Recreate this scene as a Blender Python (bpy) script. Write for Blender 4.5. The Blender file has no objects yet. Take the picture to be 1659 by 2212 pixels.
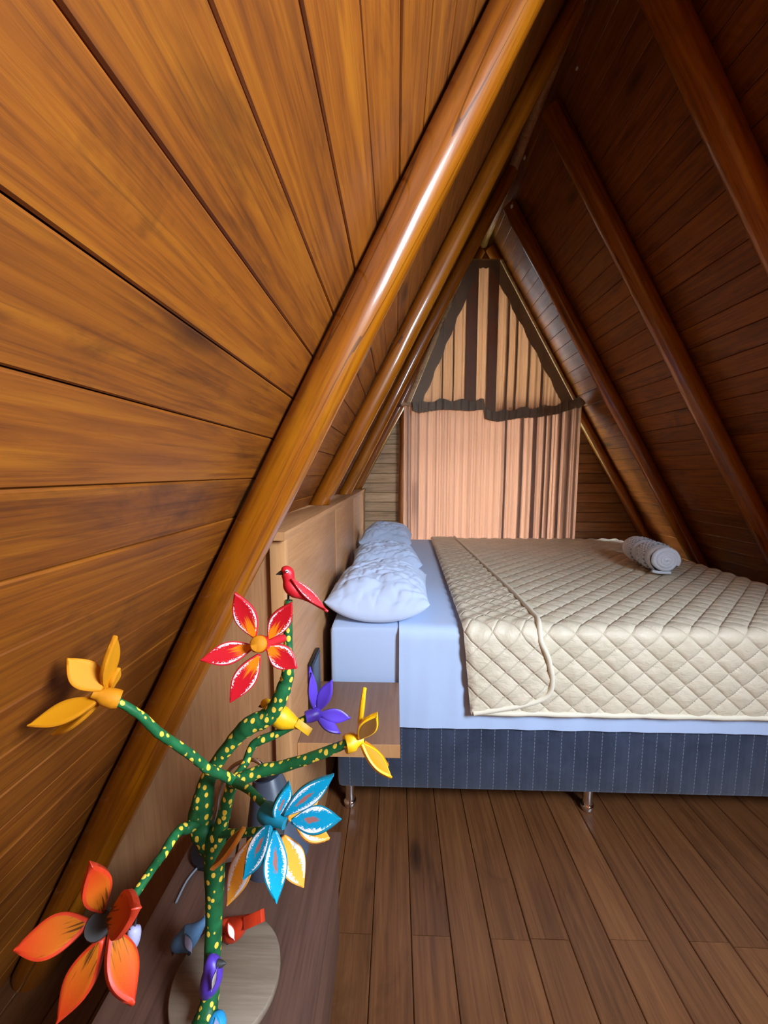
import bpy, math, random
from mathutils import Vector, Matrix, noise
random.seed(7)
C = bpy.context.scene
COL = C.collection
H = 1.275                       # eye height above the loft floor
# ------------------------------------------------------------------ camera
F_PX, CX, CY = 820.0, 829.5, 1106.0
VPX, VPY = 855.0, 1020.0
vx, vy = (VPX - CX) / F_PX, -(VPY - CY) / F_PX
PITCH = math.atan(vy); YAW = math.atan(vx * math.cos(PITCH))
FW = Vector((-math.sin(YAW) * math.cos(PITCH), math.cos(YAW) * math.cos(PITCH), -math.sin(PITCH)))
RT = Vector((math.cos(YAW), math.sin(YAW), 0))
UP = RT.cross(FW)
cd = bpy.data.cameras.new('camera'); cam = bpy.data.objects.new('camera', cd); COL.objects.link(cam)
cd.sensor_fit = 'HORIZONTAL'; cd.sensor_width = 36; cd.lens = F_PX / 1659 * 36; cd.clip_start = 0.02
m = Matrix.Identity(4)
for i in range(3):
    m[i][0] = RT[i]; m[i][1] = UP[i]; m[i][2] = -FW[i]
m.translation = (0, 0, H)
cam.matrix_world = m; C.camera = cam
# ------------------------------------------------------------------ light
C.view_settings.view_transform = 'Standard'; C.view_settings.look = 'None'
C.view_settings.gamma = 1; C.view_settings.use_curve_mapping = False
C.view_settings.exposure = 0.0
C.cycles.diffuse_bounces = 2
w = bpy.data.worlds.new('world'); C.world = w; w.use_nodes = True
bg = w.node_tree.nodes['Background']; bg.inputs[0].default_value = (0.76, 0.89, 1.06, 1); bg.inputs[1].default_value = 80.0
# the two openings that let the daylight in (portals only guide the sampling of the sky):
# a dormer opening low in the right roof slope, just behind the viewer, and the curtained gable window
AX, AZ = 0.697, H + 1.876                     # ridge
SL, SR = 0.531, 0.594                         # run per rise of the two slopes
DW = dict(y0=-.75, y1=-.07, z0=1.5, z1=2.3)
def portal(name, loc, rot, sx, sy):
    l = bpy.data.lights.new(name, 'AREA'); l.shape = 'RECTANGLE'; l.size = sx; l.size_y = sy
    l.cycles.is_portal = True
    o = bpy.data.objects.new(name, l); COL.objects.link(o); o.location = loc; o.rotation_euler = rot
_zm = (DW['z0'] + DW['z1']) / 2; _al = math.atan(SR)
portal('dormer_portal', (AX + SR * (AZ - _zm) + .06, (DW['y0'] + DW['y1']) / 2, _zm + .03), (math.radians(90) - _al, 0, math.radians(90)), DW['y1'] - DW['y0'], (DW['z1'] - DW['z0']) * math.hypot(SR, 1))

# ------------------------------------------------------------------ helpers
def at(px, py, y):
    """photograph pixel -> world point at world depth y"""
    d = FW + RT * ((px - CX) / F_PX) - UP * ((py - CY) / F_PX)
    return Vector((0, 0, H)) + d * (y / d.y)
def atz(px, py, z):
    d = FW + RT * ((px - CX) / F_PX) - UP * ((py - CY) / F_PX)
    return Vector((0, 0, H)) + d * ((z - H) / d.z)
def pxm(px, y):            # a length in pixels at depth y, in metres
    return px * y / F_PX
W = {}
def link(o, parent, M):
    COL.objects.link(o)
    if parent is not None:
        o.parent = parent; o.matrix_basis = W[parent.name].inverted() @ M
    else:
        o.matrix_basis = M
    W[o.name] = M
    return o
def mesh(name, verts, faces, mat, parent=None, M=None, smooth=True, origin=None, mats=None, idx=None):
    me = bpy.data.meshes.new(name)
    if M is None:
        if origin is None:
            n = len(verts); xs = [v[0] for v in verts]; ys = [v[1] for v in verts]; zs = [v[2] for v in verts]
            origin = ((min(xs) + max(xs)) / 2, (min(ys) + max(ys)) / 2, min(zs))
        M = Matrix.Translation(origin)
        verts = [(v[0] - origin[0], v[1] - origin[1], v[2] - origin[2]) for v in verts]
    me.from_pydata([tuple(v) for v in verts], [], faces)
    for mm in (mats or [mat]): me.materials.append(mm)
    if idx:
        for p, i in zip(me.polygons, idx): p.material_index = i
    if smooth: me.polygons.foreach_set('use_smooth', [True] * len(me.polygons))
    me.update()
    return link(bpy.data.objects.new(name, me), parent, M)
def share(name, me, parent, M):
    return link(bpy.data.objects.new(name, me), parent, M)
def thing(name, loc, label=None, cat=None, group=None):
    o = bpy.data.objects.new(name, None); o.empty_display_size = .05
    link(o, None, Matrix.Translation(loc)); return tag(o, label, cat, group)
def tag(o, label=None, cat=None, group=None, kind=None):
    if label: o['label'] = label
    if cat: o['category'] = cat
    if group: o['group'] = group
    if kind: o['kind'] = kind
    return o
def flat(o, ang=35):
    import bmesh
    bm = bmesh.new(); bm.from_mesh(o.data)
    bmesh.ops.recalc_face_normals(bm, faces=bm.faces)
    for e in bm.edges:
        if len(e.link_faces) == 2 and e.calc_face_angle(0) > math.radians(ang): e.smooth = False
    bm.to_mesh(o.data); bm.free(); return o
def box_vf(x0, x1, y0, y1, z0, z1, b=0.0):
    import bmesh
    bm = bmesh.new()
    bmesh.ops.create_cube(bm, size=1)
    for v in bm.verts:
        v.co = Vector((x0 + (v.co.x + .5) * (x1 - x0), y0 + (v.co.y + .5) * (y1 - y0), z0 + (v.co.z + .5) * (z1 - z0)))
    if b > 0: bmesh.ops.bevel(bm, geom=bm.edges[:], offset=b, segments=2, affect='EDGES', profile=.5)
    bm.verts.index_update()
    V = [tuple(v.co) for v in bm.verts]; Fc = [[v.index for v in f.verts] for f in bm.faces]
    bm.free(); return V, Fc
def box(name, x0, x1, y0, y1, z0, z1, mat, parent=None, b=0.0):
    V, Fc = box_vf(x0, x1, y0, y1, z0, z1, b)
    return flat(mesh(name, V, Fc, mat, parent))
def prism(name, pts, y0, y1, mat, parent=None):          # polygon in x,z extruded along y
    n = len(pts)
    V = [(p[0], y0, p[1]) for p in pts] + [(p[0], y1, p[1]) for p in pts]
    Fc = [list(range(n))[::-1], list(range(n, 2 * n))] + [[i, (i + 1) % n, n + (i + 1) % n, n + i] for i in range(n)]
    return flat(mesh(name, V, Fc, mat, parent, smooth=False))
def catmull(pts, sub):
    out = []
    n = len(pts)
    for i in range(n - 1):
        p0, p1, p2, p3 = pts[max(i - 1, 0)], pts[i], pts[i + 1], pts[min(i + 2, n - 1)]
        for k in range(sub):
            t = k / sub
            out.append([.5 * (2 * b + (c - a) * t + (2 * a - 5 * b + 4 * c - d) * t * t + (3 * b - a - 3 * c + d) * t ** 3) for a, b, c, d in zip(p0, p1, p2, p3)])
    out.append(list(pts[-1])); return out
def tube_vf(pts, n=12, sub=4, wob=0.0, sx=1.0, seed=0):   # pts: (x,y,z,r)
    P = catmull(pts, sub) if sub > 1 else [list(p) for p in pts]
    V, Fc = [], []
    prev = None
    for i, p in enumerate(P):
        a = Vector(P[max(i - 1, 0)][:3]); b = Vector(P[min(i + 1, len(P) - 1)][:3])
        t = (b - a).normalized()
        if prev is None:
            ref = Vector((0, 1, 0)) if abs(t.y) < .8 else Vector((1, 0, 0))
        else: ref = prev
        u = (ref - t * ref.dot(t)).normalized(); v = t.cross(u); prev = u
        for k in range(n):
            an = 2 * math.pi * k / n
            r = p[3]
            d = u * math.cos(an) * sx + v * math.sin(an)
            q = Vector(p[:3])
            if wob: r *= 1 + wob * noise.noise((q + d * r) * (1.2 / max(.004, abs(r))) * .35 + Vector((seed, 0, 0)))
            V.append(q + d * r)
    m_ = len(P)
    for i in range(m_ - 1):
        for k in range(n):
            Fc.append([i * n + k, i * n + (k + 1) % n, (i + 1) * n + (k + 1) % n, (i + 1) * n + k])
    V.append(Vector(P[0][:3])); V.append(Vector(P[-1][:3])); c0, c1 = len(V) - 2, len(V) - 1
    for k in range(n):
        Fc.append([c0, (k + 1) % n, k]); Fc.append([c1, (m_ - 1) * n + k, (m_ - 1) * n + (k + 1) % n])
    return V, Fc
def tube(name, pts, mat, parent=None, n=12, sub=4, wob=0.0, sx=1.0, seed=0, M=None):
    V, Fc = tube_vf(pts, n, sub, wob, sx, seed)
    return flat(mesh(name, V, Fc, mat, parent, M=M), 60)
def frame_m(o, ex, ez):                     # matrix with local x along ex, local z close to ez
    ex = ex.normalized(); ey = ez.cross(ex).normalized(); ez = ex.cross(ey)
    M = Matrix.Identity(4)
    for i in range(3): M[i][0] = ex[i]; M[i][1] = ey[i]; M[i][2] = ez[i]; M[i][3] = o[i]
    return M

# ------------------------------------------------------------------ materials
def srgb(r, g, b):
    f = lambda c: (c / 255 / 12.92) if c / 255 <= .04045 else ((c / 255 + .055) / 1.055) ** 2.4
    return (f(r), f(g), f(b), 1)
class NT:
    def __init__(s, name):
        s.m = bpy.data.materials.new(name); s.m.use_nodes = True
        s.t = s.m.node_tree; s.N = s.t.nodes; s.b = s.N['Principled BSDF']
    def n(s, typ, **kw):
        x = s.N.new(typ)
        for k, v in kw.items():
            if isinstance(k, str) and k.startswith('i_'): x.inputs[int(k[2:])].default_value = v
            else: setattr(x, k, v)
        return x
    def l(s, a, b): s.t.links.new(a, b)
    def math(s, op, a, b=None, c=None):
        x = s.N.new('ShaderNodeMath'); x.operation = op
        for i, v in enumerate((a, b, c)):
            if v is None: continue
            if isinstance(v, (int, float)): x.inputs[i].default_value = v
            else: s.l(v, x.inputs[i])
        return x.outputs[0]
    def ramp(s, fac, stops, interp='LINEAR'):
        r = s.N.new('ShaderNodeValToRGB'); r.color_ramp.interpolation = interp
        e = r.color_ramp.elements
        while len(e) < len(stops): e.new(.5)
        for el, (p, c) in zip(e, stops): el.position = p; el.color = c if len(c) == 4 else (*c, 1)
        s.l(fac, r.inputs[0]); return r.outputs[0]
    def mix(s, fac, a, b, mode='MIX'):
        x = s.N.new('ShaderNodeMix'); x.data_type = 'RGBA'; x.blend_type = mode
        for i, v in ((0, fac), (6, a), (7, b)):
            if isinstance(v, (int, float)): x.inputs[i].default_value = v
            elif isinstance(v, tuple): x.inputs[i].default_value = v
            else: s.l(v, x.inputs[i])
        return x.outputs[2]
    def noise(s, vec, scale, detail=3, rough=.5, dist=0.0):
        x = s.N.new('ShaderNodeTexNoise'); x.inputs['Scale'].default_value = scale; x.inputs['Detail'].default_value = detail
        x.inputs['Roughness'].default_value = rough; x.inputs['Distortion'].default_value = dist
        s.l(vec, x.inputs['Vector']); return x.outputs[0]
    def coords(s, kind='Object', rand=True, scale=(1, 1, 1)):
        tc = s.N.new('ShaderNodeTexCoord'); mp = s.N.new('ShaderNodeMapping'); mp.inputs['Scale'].default_value = scale
        v = tc.outputs[kind]
        if rand:
            oi = s.N.new('ShaderNodeObjectInfo'); vm = s.N.new('ShaderNodeVectorMath'); vm.operation = 'SCALE'
            vm.inputs[0].default_value = (17.3, 31.7, 11.9); s.l(oi.outputs['Random'], vm.inputs['Scale'])
            va = s.N.new('ShaderNodeVectorMath'); va.operation = 'ADD'; s.l(v, va.inputs[0]); s.l(vm.outputs[0], va.inputs[1]); v = va.outputs[0]
        s.l(v, mp.inputs['Vector']); return mp.outputs[0]
    def bump(s, h, strength=.3, dist=.002):
        x = s.N.new('ShaderNodeBump'); x.inputs['Strength'].default_value = strength; x.inputs['Distance'].default_value = dist
        s.l(h, x.inputs['Height']); s.l(x.outputs[0], s.b.inputs['Normal'])
    def base(s, c):
        if isinstance(c, tuple): s.b.inputs['Base Color'].default_value = c
        else: s.l(c, s.b.inputs['Base Color'])
        return s
    def set(s, rough=.5, spec=.5, metal=0.0, coat=0.0, coat_r=.1, sheen=0.0):
        s.b.inputs['Roughness'].default_value = rough; s.b.inputs['Specular IOR Level'].default_value = spec
        s.b.inputs['Metallic'].default_value = metal; s.b.inputs['Coat Weight'].default_value = coat
        s.b.inputs['Coat Roughness'].default_value = coat_r; s.b.inputs['Sheen Weight'].default_value = sheen
        return s
def wood(name, light, mid, dark, axis=0, grain=1.0, rough=.4, coat=.3, coat_r=.2, knots=.5, stain=.3, var=.25, bump=.25, spec=.4, ring=.1, crack=0.0):
    t = NT(name)
    sc = [28 * grain] * 3; sc[axis] = 1.6 * grain
    v = t.coords(scale=tuple(sc))
    fine = t.noise(v, 3.2, 5, .65, .6)
    sc2 = [9.0 * grain] * 3; sc2[axis] = .55 * grain
    v2 = t.coords(scale=tuple(sc2))
    big = t.noise(v2, 1.0, 3, .5, .4)
    wv = t.math('ADD', t.math('MULTIPLY', t.math('SINE', t.math('MULTIPLY', big, 46)), .5), .5)
    g = t.math('ADD', t.math('ADD', t.math('MULTIPLY', wv, ring), t.math('MULTIPLY', fine, .62)), t.math('MULTIPLY', big, .38 - ring))
    c = t.ramp(g, [(.28, light), (.5, mid), (.74, dark)])
    # knots
    sk = [9.0] * 3; sk[axis] = 3.2
    if axis == 0: sk[2] = 0.0
    vk = t.coords(scale=tuple(sk))
    vor = t.n('ShaderNodeTexVoronoi'); vor.inputs['Scale'].default_value = .55; t.l(vk, vor.inputs['Vector'])
    kn = t.ramp(vor.outputs['Distance'], [(.05, (1, 1, 1)), (.10, (.6, .6, .6)), (.13, (.2, .2, .2)), (.24, (0, 0, 0))])
    c = t.mix(t.math('MULTIPLY', kn, knots), c, tuple(x * .28 for x in dark[:3]) + (1,))
    # fine dark pores and flecks along the grain
    sf = [230.0 * grain] * 3; sf[axis] = 7.0 * grain
    fk = t.noise(t.coords(scale=tuple(sf)), 1.0, 3, .6)
    fm = t.noise(t.coords(scale=(3, 3, 3)), 2.0, 2, .5)
    c = t.mix(t.math('MULTIPLY', t.ramp(t.math('ADD', fk, t.math('MULTIPLY', t.math('SUBTRACT', fm, .5), .35)), [(.52, (0, 0, 0)), (.70, (1, 1, 1))]), .55), c, dark)
    if crack:
        sq = [5.0] * 3; sq[axis] = .14
        cn = t.noise(t.coords(scale=tuple(sq)), 2.2, 2, .5)
        cr = t.math('LESS_THAN', t.math('ABSOLUTE', t.math('SUBTRACT', cn, .56)), .0035)
        c = t.mix(t.math('MULTIPLY', cr, crack), c, tuple(x * .15 for x in dark[:3]) + (1,))
    # blotchy stain
    sb = [7.0] * 3; sb[axis] = 2.6
    st = t.noise(t.coords(scale=tuple(sb)), 1.3, 5, .7, .8)
    stm = t.ramp(st, [(.55, (0, 0, 0)), (.72, (1, 1, 1))])
    c = t.mix(t.math('MULTIPLY', stm, stain), c, tuple(x * .3 for x in dark[:3]) + (1,))
    oi = t.n('ShaderNodeObjectInfo')
    val = t.math('ADD', t.math('MULTIPLY', oi.outputs['Random'], var * 2), 1 - var)
    hsv = t.n('ShaderNodeHueSaturation'); t.l(val, hsv.inputs['Value']); t.l(c, hsv.inputs['Color'])
    t.base(hsv.outputs[0]).set(rough=rough, spec=spec, coat=coat, coat_r=coat_r)
    t.bump(t.math('ADD', fine, t.math('MULTIPLY', wv, .1)), bump, .0015)
    return t.m
def plain(name, col, rough=.5, spec=.5, metal=0.0, coat=0.0, nscale=0, namp=.15, bump=0.0, bscale=60, sheen=0.0):
    t = NT(name)
    v = t.coords(rand=False)
    if nscale:
        nz = t.noise(v, nscale, 4, .6)
        lo = tuple(x * (1 - namp) for x in col[:3]) + (1,); hi = tuple(min(1, x * (1 + namp)) for x in col[:3]) + (1,)
        t.base(t.ramp(nz, [(.3, lo), (.7, hi)]))
    else: t.base(col)
    t.set(rough, spec, metal, coat, sheen=sheen)
    if bump: t.bump(t.noise(v, bscale, 4, .6), bump, .002)
    return t.m
M_PINE = wood('varnished_pine', srgb(157, 92, 12), srgb(134, 71, 7), srgb(88, 41, 6), 0, 1, .55, .1, .25, .8, .6, .14, .4)
M_PINE_R = M_PINE
M_LOG = wood('varnished_log', srgb(180, 110, 8), srgb(158, 86, 4), srgb(102, 47, 4), 2, .55, .36, .9, .1, .35, .3, .06, .4, crack=.6)
M_LOG_R = M_LOG
M_FLOOR = wood('floor_wood', srgb(126, 82, 46), srgb(111, 69, 38), srgb(82, 49, 27), 0, .9, .42, .2, .3, .95, .45, .13)
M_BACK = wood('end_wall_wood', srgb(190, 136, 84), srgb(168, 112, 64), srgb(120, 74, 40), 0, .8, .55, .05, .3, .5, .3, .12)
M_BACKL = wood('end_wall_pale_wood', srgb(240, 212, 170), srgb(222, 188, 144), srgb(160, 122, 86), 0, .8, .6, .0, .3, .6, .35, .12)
LAM = (srgb(198, 146, 100), srgb(184, 132, 88), srgb(160, 110, 70))
M_LAM_Z = wood('laminate_upright', *LAM, 2, .9, .45, .05, .3, 0, .05, .03, .06, ring=.03)
M_LAM_Y = wood('laminate_long', *LAM, 1, .9, .45, .05, .3, 0, .05, .03, .06, ring=.03)
M_LAM_X = wood('laminate_shelf', srgb(154, 116, 92), srgb(140, 104, 82), srgb(122, 88, 68), 1, .9, .45, .05, .3, 0, .05, .03, .06, ring=.03)
M_BAND = wood('laminate_edge', srgb(214, 160, 108), srgb(204, 150, 98), srgb(190, 134, 84), 2, .9, .45, .05, .3, 0, .05, .02, .06, ring=.02)
M_CAB = wood('cabinet_laminate', srgb(118, 86, 70), srgb(102, 73, 60), srgb(78, 55, 45), 1, .8, .45, .05, .3, 0, .1, .03, .08, ring=.05)
M_DISC = wood('disc_wood', srgb(150, 132, 112), srgb(138, 120, 100), srgb(112, 94, 76), 0, .6, .6, 0, .3, 0, .1, .03, .2, ring=.06)
M_SHEET = plain('blue_white_sheet', srgb(196, 218, 252), .85, .2, bump=.5, bscale=9, sheen=.2)
M_PILLOW = plain('pillow_cotton', srgb(204, 220, 248), .85, .2, bump=.35, bscale=11, sheen=.2)
M_TOWEL = plain('terry_white', srgb(232, 242, 255), .95, .1, bump=.9, bscale=260, sheen=.4)
def quilt_mat():
    t = NT('beige_quilted_satin')
    uv = t.n('ShaderNodeUVMap'); uv.uv_map = 'cloth'
    sp = t.n('ShaderNodeSeparateXYZ'); t.l(uv.outputs[0], sp.inputs[0])
    a, b = t.math('DIVIDE', sp.outputs[0], QW), t.math('DIVIDE', sp.outputs[1], QH)
    def ln(e): return t.math('ABSOLUTE', t.math('SINE', t.math('MULTIPLY', e, math.pi)))
    g = t.math('MINIMUM', ln(t.math('ADD', a, b)), ln(t.math('SUBTRACT', a, b)))
    groove = t.ramp(g, [(0, (0, 0, 0)), (.10, (.6, .6, .6)), (.28, (1, 1, 1))])
    mp = t.n('ShaderNodeMapping'); mp.inputs['Scale'].default_value = (1, 1.7, 1); t.l(uv.outputs[0], mp.inputs['Vector'])
    nz = t.noise(mp.outputs[0], 38, 4, .6, .8)
    t.base(t.ramp(t.noise(uv.outputs[0], 9, 3), [(.3, srgb(224, 212, 184)), (.7, srgb(236, 224, 198))])).set(.48, .35)
    t.bump(t.math('ADD', t.math('MULTIPLY', groove, 1.0), t.math('MULTIPLY', nz, .9)), .55, .006)
    return t.m
QW, QH = .094, .086
M_QUILT = quilt_mat()
M_BIND = plain('cream_binding', srgb(244, 236, 212), .6, .3)
M_CHROME = plain('chrome', (.8, .8, .82, 1), .12, .5, 1.0)
M_BLACK = plain('black_plastic', (.012, .013, .016, 1), .35, .5)
M_SHADE = plain('lamp_slate', srgb(70, 78, 92), .35, .5)
M_CARD = plain('white_card', (.75, .77, .8, 1), .6)
M_GREY = plain('flat_grey', srgb(120, 128, 138), .6)
M_COCOON = plain('pale_silk', srgb(220, 214, 200), .8)
M_GROUND = plain('garden_ground', srgb(88, 100, 60), .9, .2, nscale=1.0, namp=.4)
def suede():
    t = NT('navy_suede')
    v = t.coords(rand=False)
    sx = t.n('ShaderNodeSeparateXYZ'); t.l(v, sx.inputs[0])
    fr = t.math('ABSOLUTE', t.math('SUBTRACT', t.math('FRACT', t.math('DIVIDE', sx.outputs[0], .0475)), .5))
    line = t.math('LESS_THAN', fr, .026)
    dash = t.math('GREATER_THAN', t.math('FRACT', t.math('MULTIPLY', sx.outputs[2], 70)), .3)
    ln = t.math('MULTIPLY', line, dash)
    nz = t.noise(v, 7, 5, .65, .5)
    c = t.ramp(nz, [(.3, srgb(44, 52, 72)), (.7, srgb(66, 76, 98))])
    c = t.mix(t.math('MULTIPLY', ln, .55), c, srgb(150, 158, 172))
    t.base(c).set(.9, .15, sheen=.3)
    t.bump(t.math('ADD', t.math('MULTIPLY', fr, 2), t.math('MULTIPLY', nz, .4)), .4, .004)
    return t.m
M_SUEDE = suede()
def curtain(name, refl, trans):
    t = NT(name)
    out = t.N['Material Output']; t.N.remove(t.b)
    d = t.n('ShaderNodeBsdfDiffuse'); tr = t.n('ShaderNodeBsdfTranslucent'); add = t.n('ShaderNodeAddShader')
    d.inputs[0].default_value = refl; tr.inputs[0].default_value = trans
    t.l(d.outputs[0], add.inputs[0]); t.l(tr.outputs[0], add.inputs[1]); t.l(add.outputs[0], out.inputs[0])
    return t.m
M_CURT = curtain('curtain_voile', (.26, .22, .20, 1), (.185, .084, .048, 1))
M_VAL = curtain('valance_voile', (.26, .23, .18, 1), (.19, .088, .040, 1))
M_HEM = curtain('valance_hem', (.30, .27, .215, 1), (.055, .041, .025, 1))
def glass():
    t = NT('window_glass'); out = t.N['Material Output']; t.N.remove(t.b)
    tr = t.n('ShaderNodeBsdfTransparent'); gl = t.n('ShaderNodeBsdfGlossy'); gl.inputs['Roughness'].default_value = .02
    mx = t.n('ShaderNodeMixShader'); mx.inputs[0].default_value = .06
    t.l(tr.outputs[0], mx.inputs[1]); t.l(gl.outputs[0], mx.inputs[2]); t.l(mx.outputs[0], out.inputs[0]); return t.m
M_GLASS = glass()
def bark():
    t = NT('green_dotted_paint')
    v = t.coords(rand=False, scale=(1, 1, .72))
    vor = t.n('ShaderNodeTexVoronoi'); vor.inputs['Scale'].default_value = 88; vor.inputs['Randomness'].default_value = .6; t.l(v, vor.inputs['Vector'])
    dot = t.ramp(vor.outputs['Distance'], [(.30, (1, 1, 1)), (.34, (0, 0, 0))])
    nz = t.noise(t.coords(rand=False), 40, 4, .6)
    g = t.ramp(nz, [(.3, srgb(16, 76, 40)), (.7, srgb(34, 112, 62))])
    t.base(t.mix(dot, g, srgb(246, 206, 70))).set(.5, .35)
    t.bump(t.math('ADD', nz, t.math('MULTIPLY', dot, .3)), .4, .002)
    return t.m
M_BARK = bark()
def petal_mat(name, face, tip, inner=None, rim=None, streak=None, rough=.6, rim_w=.7, heart=None):
    """hand-painted petal: generated x runs along the petal, y across it"""
    t = NT(name)
    tc = t.n('ShaderNodeTexCoord'); sp = t.n('ShaderNodeSeparateXYZ'); t.l(tc.outputs['Generated'], sp.inputs[0])
    x, y = sp.outputs[0], sp.outputs[1]
    c = t.ramp(x, [(.1, face), (.95, tip)])
    yy = t.math('MULTIPLY', t.math('ABSOLUTE', t.math('SUBTRACT', y, .5)), 2)
    ob = t.coords(scale=(1, 1, 1))
    if inner:
        sc = t.coords(scale=(20, 420, 20)); nz = t.noise(sc, 1.0, 2, .5)
        f = t.math('MULTIPLY', t.math('SUBTRACT', 1, t.math('MULTIPLY', x, 1.55)), t.math('SUBTRACT', 1.15, yy))
        f = t.math('ADD', f, t.math('MULTIPLY', t.math('SUBTRACT', nz, .5), 1.0))
        c = t.mix(t.ramp(f, [(.3, (0, 0, 0)), (.55, (1, 1, 1))]), c, inner)
    if streak:
        sc = t.coords(scale=(25, 380, 25)); nz = t.noise(sc, 1.0, 2, .5)
        f = t.math('ADD', t.math('SUBTRACT', .62, x), t.math('MULTIPLY', t.math('SUBTRACT', nz, .55), 2.2))
        c = t.mix(t.math('MULTIPLY', t.ramp(f, [(.35, (0, 0, 0)), (.6, (1, 1, 1))]), .8), c, streak)
    if heart:
        nz = t.noise(ob, 380, 2, .5)
        dx = t.math('DIVIDE', t.math('SUBTRACT', x, .42), .19); dy = t.math('DIVIDE', t.math('SUBTRACT', y, .5), .11)
        f = t.math('SUBTRACT', 1.25, t.math('SQRT', t.math('ADD', t.math('MULTIPLY', dx, dx), t.math('MULTIPLY', dy, dy))))
        f = t.math('ADD', f, t.math('MULTIPLY', t.math('SUBTRACT', nz, .5), 1.6))
        c = t.mix(t.ramp(f, [(.3, (0, 0, 0)), (.5, (1, 1, 1))]), c, heart)
    if rim:
        # half width of the outline at x: narrow base, pointed tip
        wv = t.math('POWER', t.math('MAXIMUM', t.math('SINE', t.math('MULTIPLY', t.math('POWER', t.math('ADD', t.math('MULTIPLY', x, .93), .06), 1.12), math.pi)), .0), .92)
        e = t.math('DIVIDE', yy, t.math('MAXIMUM', wv, .06))
        nz = t.noise(ob, 520, 2, .6)
        d = t.math('ADD', e, t.math('MULTIPLY', t.math('SUBTRACT', nz, .5), .9))
        band = t.ramp(d, [(rim_w, (0, 0, 0)), (rim_w + .08, (1, 1, 1))])
        out = t.math('LESS_THAN', e, .93)
        c = t.mix(t.math('MULTIPLY', band, out), c, rim)
    t.base(c).set(rough, .25)
    t.bump(t.noise(ob, 300, 3, .6), .15, .001)
    return t.m
WHITE = (.86, .86, .88, 1)
MP_RED = petal_mat('red_petal_paint', srgb(200, 18, 28), srgb(196, 14, 30), srgb(240, 128, 10), WHITE)
MP_YEL = petal_mat('yellow_petal_paint', srgb(240, 170, 6), srgb(242, 176, 8))
MP_YELD = petal_mat('ochre_petal_paint', srgb(206, 132, 6), srgb(214, 140, 8))
MP_ORG = petal_mat('flame_petal_paint', srgb(196, 110, 18), srgb(198, 46, 12), None, None, srgb(44, 26, 10))
MP_PUR = petal_mat('violet_petal_paint', srgb(88, 58, 178), srgb(92, 62, 190))
MP_TEAL = petal_mat('turquoise_petal_paint', srgb(0, 136, 172), srgb(0, 164, 206), None, WHITE, None, rim_w=.6, heart=srgb(160, 104, 96))
MP_APR = petal_mat('apricot_petal_paint', srgb(240, 156, 40), srgb(244, 164, 52), None, WHITE, None, rim_w=.5)
M_BROWN = plain('raw_brown_petal', srgb(128, 84, 34), .6)
M_APRE = plain('apricot_edge', srgb(246, 164, 58), .5)
M_YELE = plain('yellow_edge', srgb(252, 192, 14), .45)
M_TEALE = plain('teal_edge', srgb(0, 130, 158), .45)
M_REDP = plain('red_paint', srgb(206, 30, 40), .45, nscale=60)
M_YELP = plain('yellow_paint', srgb(248, 184, 16), .45, nscale=60)
M_OCHRE = plain('ochre_paint', srgb(204, 128, 14), .65, .25, nscale=60)
M_PURP = plain('violet_paint', srgb(88, 58, 178), .4, nscale=60)
M_TEALP = plain('teal_paint', srgb(0, 122, 146), .45, nscale=60)
M_DARKP = plain('charcoal_paint', srgb(52, 50, 48), .6)
M_ORGP = plain('orange_red_paint', srgb(206, 56, 22), .5, nscale=60)
M_BLUEP = plain('grey_blue_paint', srgb(74, 108, 140), .5, nscale=60)
M_SKYP = plain('sky_blue_paint', srgb(40, 160, 220), .45, nscale=60)
M_LAVP = plain('lavender_paint', srgb(176, 172, 206), .5, nscale=60)
M_WHITEP = plain('white_paint', WHITE, .5, nscale=200, namp=.2)

# ------------------------------------------------------------------ setting: A-frame shell
Y0, Y1 = -1.5, 3.31
def xl(z): return AX - SL * (AZ - z)
def xr(z): return AX + SR * (AZ - z)
hL, hR = math.hypot(SL, 1), math.hypot(SR, 1)
TL = Vector((SL / hL, 0, 1 / hL)); NL = Vector((1 / hL, 0, -SL / hL))
TR = Vector((-SR / hR, 0, 1 / hR)); NR = Vector((-1 / hR, 0, -SR / hR))
FOOT_L = Vector((xl(0), 0, 0)); FOOT_R = Vector((xr(0), 0, 0))
def plank_mesh(name, L, wd, th, mat, ch=.0022, gap=.0008):
    w2 = wd / 2 - gap
    sec = [(-w2, -th), (-w2, -ch), (-w2 + ch, 0), (w2 - ch, 0), (w2, -ch), (w2, -th)]
    nx = 2
    V = [(x, s[0], s[1]) for x in (0, L) for s in sec]
    Fc = [[i, i + 1, 7 + i, 6 + i] for i in range(5)] + [[5, 0, 6, 11]] + [[5, 4, 3, 2, 1, 0], [6, 7, 8, 9, 10, 11]]
    me = bpy.data.meshes.new(name); me.from_pydata(V, [], Fc); me.materials.append(mat); me.update()
    import bmesh
    bm = bmesh.new(); bm.from_mesh(me); bmesh.ops.recalc_face_normals(bm, faces=bm.faces); bm.to_mesh(me); bm.free()
    return me
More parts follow.
